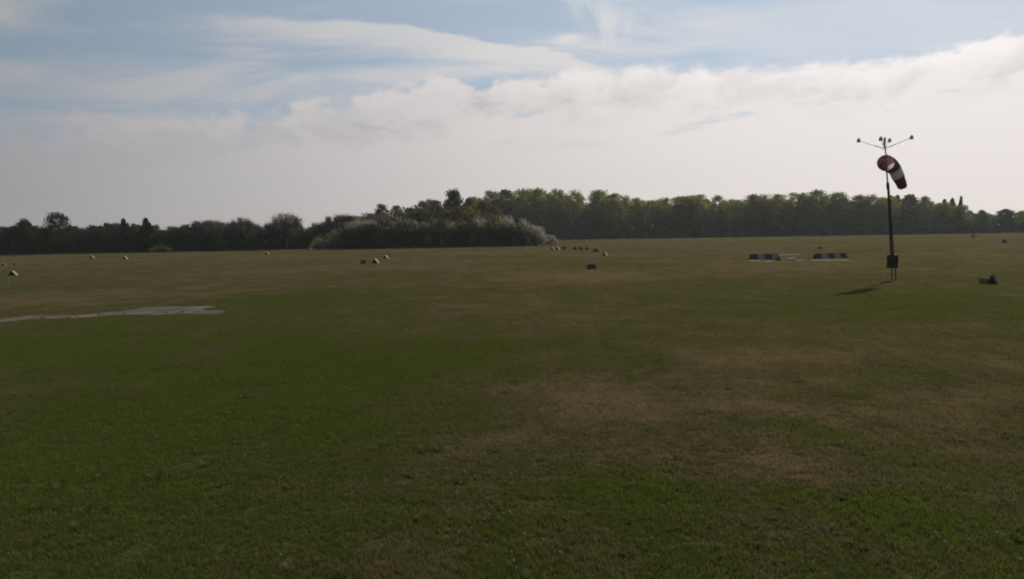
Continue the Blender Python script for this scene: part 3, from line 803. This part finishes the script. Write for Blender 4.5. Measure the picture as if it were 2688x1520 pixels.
for px, py, k in ((1352, 618, 'brownshrub'), (1385, 622, 'brownshrub'), (1120, 618, 'greenshrub'), (1240, 620, 'greenshrub'), (1160, 628, 'greenshrub')):
    mplant('hedge_shrub', k, px, py, 181.6, 'paler shrub before the dark hedge, %s' % {1352: 'second from the right end', 1385: 'at its right end', 1120: 'leftmost of five', 1240: 'right of the middle', 1160: 'second from the left'}[px], 'paler shrubs in front of the hedge', wide=0.6)
for px, py, k in ((822, 640, 'blossomshrub'), (838, 629, 'blossomshrub'), (853, 619, 'oliveshrub'), (868, 613, 'blossomshrub'), (884, 608, 'oliveshrub'), (902, 602, 'oliveshrub'), (918, 598, 'brownshrub'),
                  (872, 628, 'oliveshrub'), (895, 622, 'oliveshrub'), (850, 636, 'brownshrub'), (915, 612, 'oliveshrub')):
    mplant('slope_shrub', k, px, py, 187.5 - (py - 600) * 0.05, '%s shrub, %s counted up the left slope of the mound' % ({'blossomshrub': 'pale blossoming', 'brownshrub': 'brown', 'oliveshrub': 'olive'}[k], nth('sl')), 'shrubs on the left slope of the mound', wide=1.0)
for px in range(830, 930, 14):
    mplant('slope_shrub', 'darkshrub', px, 643 + random.uniform(-3, 3), 184.0, 'dark low shrub, %s from the left at the foot of the mound' % nth('lm'), 'dark shrubs at the left foot of the mound', wide=0.9)
for px, py, k, lab in ((942, 574, 'browntree', 'low brown tree at the left end of the mound top'), (975, 560, 'browntree', 'small brown tree left of the dark crown on the mound'), (1004, 535, 'browntree', 'dark brown crowned tree standing up left of the olive tree on the mound'),
                       (1046, 540, 'olivetree', 'olive budding tree on the mound top between brown trees'), (1085, 545, 'greentree', 'dark green low tree on the mound right of the olive tree'),
                       (1112, 528, 'browntree', 'grey-brown tree on the mound left of the rounded tallest tree'), (1145, 525, 'browntree', 'grey-brown tree touching the rounded tallest tree on the mound'),
                       (1192, 497, 'greentree', 'tallest rounded green tree rising above the mound'), (1234, 520, 'olivetree', 'tan budding tree right of the tallest tree on the mound'),
                       (1268, 527, 'rusttree', 'rust brown tree in the middle of the mound'), (1298, 540, 'rusttree', 'rust brown tree at the right end of the mound top'), (1335, 562, 'browntree', 'low brown tree at the right end of the mound')):
    mplant('mound_tree', k, px, py, 203 + random.uniform(-2, 2), lab, None, 1.15 if py > 500 else 0.95, 'tree')
for px in range(930, 1345, 22):
    mplant('mound_shrub', random.choice(('greenshrub', 'brownshrub', 'oliveshrub', 'brownshrub', 'brownshrub')), px + random.uniform(-6, 6), 566 + random.uniform(-10, 10) - 18 * math.exp(-((px - 1180) / 110) ** 2), 195 + random.uniform(-2, 2),
           'shrub, %s from the left between the hedge and the trees on the mound' % nth('mm'), 'shrubs in the middle of the mound', wide=0.85)

# ---------------------------------------------------------------- runway markers
def board(mb, p0, p1, axis, L, th):
    """a flat board from edge p0 to edge p1 (x,z), extruded L along y"""
    a, b = Vector((p0[0], 0, p0[1])), Vector((p1[0], 0, p1[1])); n = Vector((-(b - a).z, 0, (b - a).x)).normalized() * th
    vs = [q + Vector((0, y, 0)) for y in (-L / 2, L / 2) for q in (a, b, b + n, a + n)]
    mb.add(vs, [(0, 1, 2, 3), (7, 6, 5, 4), (0, 4, 5, 1), (1, 5, 6, 2), (2, 6, 7, 3), (3, 7, 4, 0)])
def tent_meshes(W, H, L, matl, matr):
    out = []
    for s, m_ in ((-1, matl), (1, matr)):
        mb = MB(); board(mb, (s * W / 2, 0.0), (s * 0.015, H), 'y', L, 0.02 if s > 0 else -0.02); out.append(('panel', mb.mesh('panel', m_)))
    for y in (-L / 2 + .03, L / 2 - .03):              # closed ends
        mb = MB(); a = W / 2 - .03; t_ = 0.02
        mb.add([(-a, y - t_, 0.01), (a, y - t_, 0.01), (0, y - t_, H - .03), (-a, y + t_, 0.01), (a, y + t_, 0.01), (0, y + t_, H - .03)],
               [(0, 1, 2), (5, 4, 3), (0, 3, 4, 1), (1, 4, 5, 2), (2, 5, 3, 0)])
        out.append(('end_panel', mb.mesh('end_panel', matl)))
    return out
TENT = {'a': tent_meshes(0.9, 0.62, 0.9, M_DARK, M_WHITE), 'b': tent_meshes(0.95, 0.62, 0.75, M_BROWNP, M_DARK), 'd': tent_meshes(1.0, 0.68, 1.1, M_DARK, M_DARK), 'e': tent_meshes(0.72, 0.74, 0.35, M_DARK, M_DARK)}
def tent(kind, px, py, label, rz=0.0, s=1.0, group='tent-shaped runway markers'):
    g = G(px, py); e = empty('runway_marker', g, rz + math.atan2(-g.x, g.y)); e.scale = (s, s, s)
    for nm, m in TENT[kind]: link(nm, m, e)
    tag(e, label, 'runway marker', group); return e
tent('a', 35, 725, 'nearest dark and white tent marker at the left edge of the field', R(-14), 1.0)
tent('a', 10, 698, 'leftmost small dark tent marker at the left edge', R(-6), 0.75)
tent('a', 38, 695, 'small dark tent marker above the nearest left-edge marker', R(-4), 0.75)
tent('a', 242, 679, 'small white-sided marker left of a twin, below the dark left wood', R(-16), 1.1)
tent('a', 329, 682, 'small white-sided marker right of its twin, below the lone pointed spruce', R(-16), 1.1)
tent('a', 701, 669, 'single white-sided marker below the largest bare tree', R(-12), 1.15)
tent('a', 812, 658, 'grey marker at the left foot of the mound, left of its neighbour', R(-12), 1.0)
tent('a', 824, 657, 'grey marker at the left foot of the mound, right of its neighbour', R(-12), 1.0)
tent('b', 955, 694, 'low brown marker, leftmost of three before the hedge', R(75), 1.0)
tent('a', 986, 692, 'tall dark and white tent marker, middle of three before the hedge', R(-14), 1.15)
tent('a', 1013, 680, 'farther dark tent marker with a bright side before the hedge', R(-16), 1.05)
for px, py, k, lab, rz in ((1450, 656, 'a', 'grey marker at the right foot of the mound, leftmost of the row', -10), (1464, 656, 'a', 'grey marker second from the left in the row right of the mound', -14),
                           (1480, 656, 'b', 'brown marker third in the row right of the mound', 70), (1508, 656, 'b', 'dark marker fourth in the row right of the mound', 20),
                           (1524, 656, 'b', 'dark marker fifth in the row right of the mound', 30), (1540, 656, 'b', 'dark marker last in the row right of the mound', 10),
                           (1563, 662, 'b', 'small dark marker just beyond the right end of the row', 40)):
    tent(k, px, py, lab, R(rz), 1.15, 'marker row right of the mound')
tent('a', 1589, 672, 'dark tent marker with a pale side right of the marker row', R(150), 1.0)
tent('d', 1553, 707, 'large dark tent marker standing alone in mid field', R(60), 0.78)
tent('b', 2152, 655, 'small dark marker behind the right striped marker', R(30), 0.95)
tent('e', 2606, 748, 'black tent marker near the right edge of the field', R(-20), 0.92)
tent('b', 2584, 747, 'low brown marker just left of the black marker at right', R(70), 0.6)
tent('a', 2558, 624, 'small grey marker far off near the right end of the wood', R(-40), 1.7)
tent('a', 2637, 638, 'pale marker far off at the right edge', R(175), 1.5)

# long striped markers with their white boards
def striped(px, py, seg, n, label, rz, W=0.9, H=0.62, first_dark=True):
    g = G(px, py); e = empty('striped_marker', g, rz)
    for i in range(n):
        m_ = M_DARK if (i % 2 == 0) == first_dark else M_WHITE
        mb = MB(); x0 = (i - n / 2) * seg
        for s in (-1, 1):
            a = Vector((0, s * W / 2, 0)); b = Vector((0, s * 0.015, H)); th = Vector((0, 0.02 * s, 0.015))
            vs = [Vector((x, 0, 0)) + q for x in (x0 + .01, x0 + seg - .01) for q in (a, b, b + th, a + th)]
            mb.add(vs, [(0, 1, 2, 3), (7, 6, 5, 4), (0, 4, 5, 1), (1, 5, 6, 2), (2, 6, 7, 3), (3, 7, 4, 0)])
        mb.build('panel', m_, e)
    tag(e, label, 'runway marker', 'striped markers left of the windsock'); return e
striped(2179, 679, 0.82, 5, 'right-hand dark and white striped marker behind a white board', R(4), H=0.66)
striped(2006, 682, 0.88, 4, 'left-hand dark and white striped marker in the signal area', R(-4), H=0.72)
def flat_board(p, q, wd, hgt, label, mat=M_BOARD):
    a, b = G(*p), G(*q); d_ = b - a; e = MB(); e.box((0, 0, hgt / 2), (d_.length, wd, hgt))
    for k in (-.32, .32): e.box((d_.length * k, 0, hgt + .012), (0.08, wd * .9, 0.024))
    o = e.build('marker_board', mat); o.location = (a + b) / 2; o.rotation_euler = (0, 0, math.atan2(d_.y, d_.x))
    tag(o, label, 'board', 'white boards of the signal area')
flat_board((2129, 686), (2226, 685.5), 0.5, 0.14, 'long white board in front of the right striped marker')
flat_board((1967, 687), (1997, 688), 0.5, 0.13, 'short white board in front of the left striped marker')
flat_board((2008, 689.5), (2030, 688.5), 0.5, 0.13, 'small pale board slightly nearer than the others')
flat_board((2024, 671), (2097, 670), 0.6, 0.14, 'long pale board lying behind the signal area')
flat_board((2066, 684), (2086, 684), 0.7, 0.28, 'brightest thick white board in the middle of the signal area')
flat_board((2087, 685.5), (2113, 685.5), 0.5, 0.11, 'thin pale board right of the brightest board')
tent('d', 2041, 684, 'small dark marker in the middle of the signal area', R(20), 0.7)

# white posts
def post(px, py, h, label):
    g = G(px, py); e = empty('marker_post', g, 0.2)
    mb = MB(); mb.tube([(0, 0, -.1), (0, 0, h * .9)], [0.05, 0.05], 8); mb.build('post', M_WHITE, e)
    mb = MB(); mb.tube([(0, 0, h * .9), (0, 0, h)], [0.075, 0.06], 8); mb.build('cap', M_WHITE, e)
    tag(e, label, 'post', 'white marker posts')
post(24, 758, 0.8, 'white post near the left edge of the field')
post(2570, 741, 0.38, 'short white post left of the black marker')

# ---------------------------------------------------------------- windsock mast
MB0 = G(2345, 738)
DIST = MB0.y
def W(px, py, dy=0.0):
    """point on the mast's own upright plane"""
    Y = DIST + dy; r = ray(px, py); t = Y / r.y
    return Vector((r.x * t, Y, CAM_H + r.z * t)) - MB0
mast = empty('windsock_mast', MB0)
tag(mast, 'tall windsock mast with dark counterweight box and lamp arms on top', 'windsock mast')
pivot, topd, tip = W(2342, 690), W(2330.5, 484), W(2322.5, 361)
mb = MB(); mb.box((0, 0, 0.02), (0.8, 0.6, 0.06)); mb.build('base_slab', M_CONC, mast)
mb = MB()
for s in (-1, 1):
    mb.box(Vector((s * 0.13, 0, pivot.z * 0.52)), (0.05, 0.07, pivot.z * 1.04))
mb.build('base_post', M_STEELD, mast)
# dark lattice lower mast: legs and lacing
ax = (topd - pivot); up = ax.normalized()
legs = [Vector((0.115, -0.07, 0)), Vector((-0.115, -0.07, 0)), Vector((0, 0.13, 0))]
for l in legs:
    mb = MB(); mb.tube([pivot - up * 0.25 + l, topd + l * 0.45], [0.034, 0.026], 6); mb.build('leg', M_STEELD, mast)
mb = MB(); NB = 22
for i in range(NB):
    f0, f1 = i / NB, (i + 1) / NB
    for a, b in ((0, 1), (1, 2), (2, 0)):
        sa, sb = legs[a] * (1 - .55 * f0), legs[b] * (1 - .55 * f1)
        mb.tube([pivot + ax * f0 + sa, pivot + ax * f1 + sb], [0.018, 0.018], 4, cap=False)
        mb.tube([pivot + ax * f0 + legs[b] * (1 - .55 * f0), pivot + ax * f1 + legs[a] * (1 - .55 * f1)], [0.018, 0.018], 4, cap=False)
mb.build('lacing', M_STEELD, mast)
mb = MB(); mb.tube([pivot - up * .2, topd], [0.075, 0.05], 8); mb.build('mast_tube', M_STEELD, mast)
mb = MB(); mb.tube([topd - up * 0.35, topd + up * 0.02, topd + up * 0.16], [0.10, 0.10, 0.06], 8); mb.build('collar', M_STEELD, mast)
# pale upper tube
mb = MB(); mb.tube([topd - up * .2, W(2327.5, 450)], [0.052, 0.048], 10); mb.tube([W(2325.5, 408), tip - Vector((0, 0, .25))], [0.045, 0.042], 10); mb.build('pole', M_STEEL, mast)
mb = MB(); mb.tube([W(2327.6, 452), W(2325.4, 406)], [0.022, 0.022], 8); mb.build('spindle', M_STEELD, mast)
mb = MB(); mb.tube([tip - Vector((0, 0, .55)), tip - Vector((0, 0, .28)), tip], [0.06, 0.085, 0.065], 10); mb.build('junction_box', M_LAMP, mast)
# counterweight
bx = W(2341.5, 686); mb = MB(); mb.box(bx + Vector((0, -0.05, 0)), (0.62, 0.34, 0.92))
cw = mb.build('counterweight_box', M_BOX, mast)
bv = cw.modifiers.new('bevel', 'BEVEL'); bv.width = 0.03; bv.segments = 2
mb = MB()
for s in (-.3, .3): mb.box(bx + Vector((0, -0.05, s)), (0.64, 0.36, 0.05))
mb.build('strap', M_STEELD, cw)
# four lamp arms
hub = W(2322.5, 389)
for ex, ey, dy in ((2254, 369, 0), (2393, 361, 0), (2312, 365, -1.7), (2335, 369, 1.7)):
    e_ = W(ex, ey, dy); mb = MB(); md = hub.lerp(e_, .5) - Vector((0, 0, 0.03))
    mb.tube([hub, md, e_], [0.022, 0.02, 0.016], 6)
    st = hub - Vector((0, 0, .12)); mb.tube([st, hub.lerp(e_, .45) - Vector((0, 0, .03))], [0.010, 0.010], 5)
    arm = mb.build('lamp_arm', M_STEEL, mast)
    mb = MB(); mb.tube([e_ + Vector((0, 0, .16)), e_ + Vector((0, 0, .08)), e_ - Vector((0, 0, .08)), e_ - Vector((0, 0, .12))], [0.045, 0.10, 0.13, 0.09], 10)
    mb.build('lamp', M_LAMP, arm, smooth=False)
# the sock itself
A, B = W(2326, 428, -0.60), W(2369, 490, 0.5)
cl = [A, A.lerp(B, .22) + Vector((.12, .10, .24)), A.lerp(B, .45) + Vector((.16, .10, .24)), A.lerp(B, .72) + Vector((.08, 0, .08)), B]
sock = empty('windsock', MB0)
tag(sock, 'red and white windsock hanging half full from the mast', 'windsock')
def bez(t):                                            # Catmull-Rom through cl
    n = len(cl) - 1; k = min(int(t * n), n - 1); f = t * n - k
    p0, p1, p2, p3 = cl[max(k - 1, 0)], cl[k], cl[k + 1], cl[min(k + 2, n)]
    return 0.5 * ((2 * p1) + (p2 - p0) * f + (2 * p0 - 5 * p1 + 4 * p2 - p3) * f * f + (3 * p1 - p0 - 3 * p2 + p3) * f ** 3)
NA = 28
def sock_ring(t):
    p = bez(t); tn = (bez(min(t + .02, 1)) - bez(max(t - .02, 0))).normalized()
    mouth = Vector((0.22, 0.93, -0.16)).normalized()                # the mouth faces the camera, held by its hoop
    tn = mouth.lerp(tn, min(1, t * 2.2)).normalized()
    u = tn.cross(Vector((0, 0, 1))).normalized(); w = u.cross(tn)
    r_ = 0.54 * (1 - t) ** 0.8 + 0.29 * (1 - (1 - t) ** 0.8)
    sag = 1 - 0.12 * math.sin(math.pi * t)
    return [p + (u * math.cos(2 * math.pi * k / NA) * sag + w * math.sin(2 * math.pi * k / NA)) * r_ * (1 + 0.03 * min(1, t * 4) * math.sin(5 * k + 9 * t) + 0.045 * min(1, t * 3) * math.sin(1.35 * k + 23 * t)) for k in range(NA)]
bands = [(0.0, 0.40, M_RED, 'red_band'), (0.40, 0.68, M_WCLOTH, 'white_band'), (0.68, 1.0, M_RED, 'red_band')]
for t0, t1, m_, nm in bands:
    v, f = [], []; n = 8
    for i in range(n + 1): v += [tuple(q) for q in sock_ring(t0 + (t1 - t0) * i / n)]
    for i in range(n):
        for k in range(NA): f.append((i * NA + k, i * NA + (k + 1) % NA, (i + 1) * NA + (k + 1) % NA, (i + 1) * NA + k))
    me = bpy.data.meshes.new(nm); me.from_pydata(v, [], f); me.materials.append(m_); me.update()
    me.polygons.foreach_set('use_smooth', [True] * len(me.polygons)); link(nm, me, sock)
mb = MB(); ring = sock_ring(0.0)
for k in range(NA): mb.tube([ring[k], ring[(k + 1) % NA]], [0.030, 0.030], 6)
mb.build('hoop', M_WHITE, sock)
mb = MB(); SW = W(2326.4, 428)
for s_ in (-.52, .52):
    mb.tube([SW + Vector((0, 0, s_ - .06)), SW + Vector((0, 0, s_ + .06))], [0.07, 0.07], 8)
    mb.tube([SW + Vector((0, 0, s_)), bez(0) + Vector((0.04, 0, s_))], [0.018, 0.018], 6)
mb.build('swivel', M_STEEL, sock)

# ---------------------------------------------------------------- dandelion seed heads
def seed_head():
    r_ = np.random.default_rng(9); n = 46; d_ = unit(r_, n); s = np.cross(d_, unit(r_, n)); s /= np.linalg.norm(s, axis=1, keepdims=True)
    R0 = 0.017; V = np.stack([d_ * 0.004, d_ * R0 + s * 0.010, d_ * R0 - s * 0.010], 1).reshape(-1, 3)
    V[:, 2] += 0.13
    return np_mesh('seed_head', V, np.arange(n * 3).reshape(n, 3), M_SEED)
HEAD = seed_head(); mb = MB(); mb.tube([(0.01, 0, -.01), (0.004, 0, .07), (0, 0, .13)], [0.003, 0.0025, 0.002], 5); STEM = mb.mesh('stem', M_STEM)
SEEDS = [(260,1261),(385,1462),(737,1221),(739,1270),(797,1318),(261,1404),(170,1167),(281,1146),(412,1163),(491,1090),(680,1171),(650,1180),(622,1181),(700,1182),(748,1158),(739,1127),(657,1050),
 (945,1291),(736,1486),(684,1388),(645,1217),(515,1197),(383,942),(747,977),(1273,1262),(1284,1265),(1247,1272),(1341,1270),(1436,1250),(1140,1207),(1213,1262),(1174,1256),(1342,1296),(1291,1330),
 (1300,1334),(1280,1333),(1289,1349),(1259,1356),(1284,1376),(1306,1383),(1337,1376),(1322,1370),(1275,1384),(1234,1411),(1456,1399),(1375,1432),(1386,1452),(1428,1451),(1343,1466),(1348,1500),
 (1006,1463),(1476,1478),(1205,1417),(1757,1350),(1794,1388),(2004,1396),(1942,1383),(1708,1433),(2118,1416),(2450,1426),(2477,1424),(2618,1428),(2630,1435),(2543,1448),(2652,1402),(2665,1345),
 (2626,1210),(2483,1458),(2524,1495),(2153,1149),(2252,1084),(2677,1500)]
for px, py in SEEDS:
    s = random.uniform(0.65, 1.25); e = empty('dandelion', G(px, py, 0.0), random.uniform(0, 6.28)); e.scale = (s, s, s)
    e.rotation_euler.x = random.uniform(-.2, .2)
    link('stem', STEM, e); link('seed_head', HEAD, e)
    tag(e, 'single white dandelion seed head standing in the short grass', 'dandelion', 'dandelion seed heads in the grass')

# ---------------------------------------------------------------- air
mb = MB(); mb.box((0, 0, 22), (2 * EXT + 60, 2 * EXT + 60, 46)); hz = mb.build('haze', None)
hm = bpy.data.materials.new('haze_air'); hm.use_nodes = True; ht = hm.node_tree; ht.nodes.clear()
ho = ht.nodes.new('ShaderNodeOutputMaterial'); pv = ht.nodes.new('ShaderNodeVolumePrincipled')
pv.inputs['Color'].default_value = (0.90, 0.96, 1.0, 1); pv.inputs['Density'].default_value = 0.00013; pv.inputs['Anisotropy'].default_value = 0.3
ht.links.new(pv.outputs[0], ho.inputs['Volume']); hz.data.materials.append(hm)
tag(hz, 'thin pale haze in the air over the airfield', 'haze', kind='stuff')
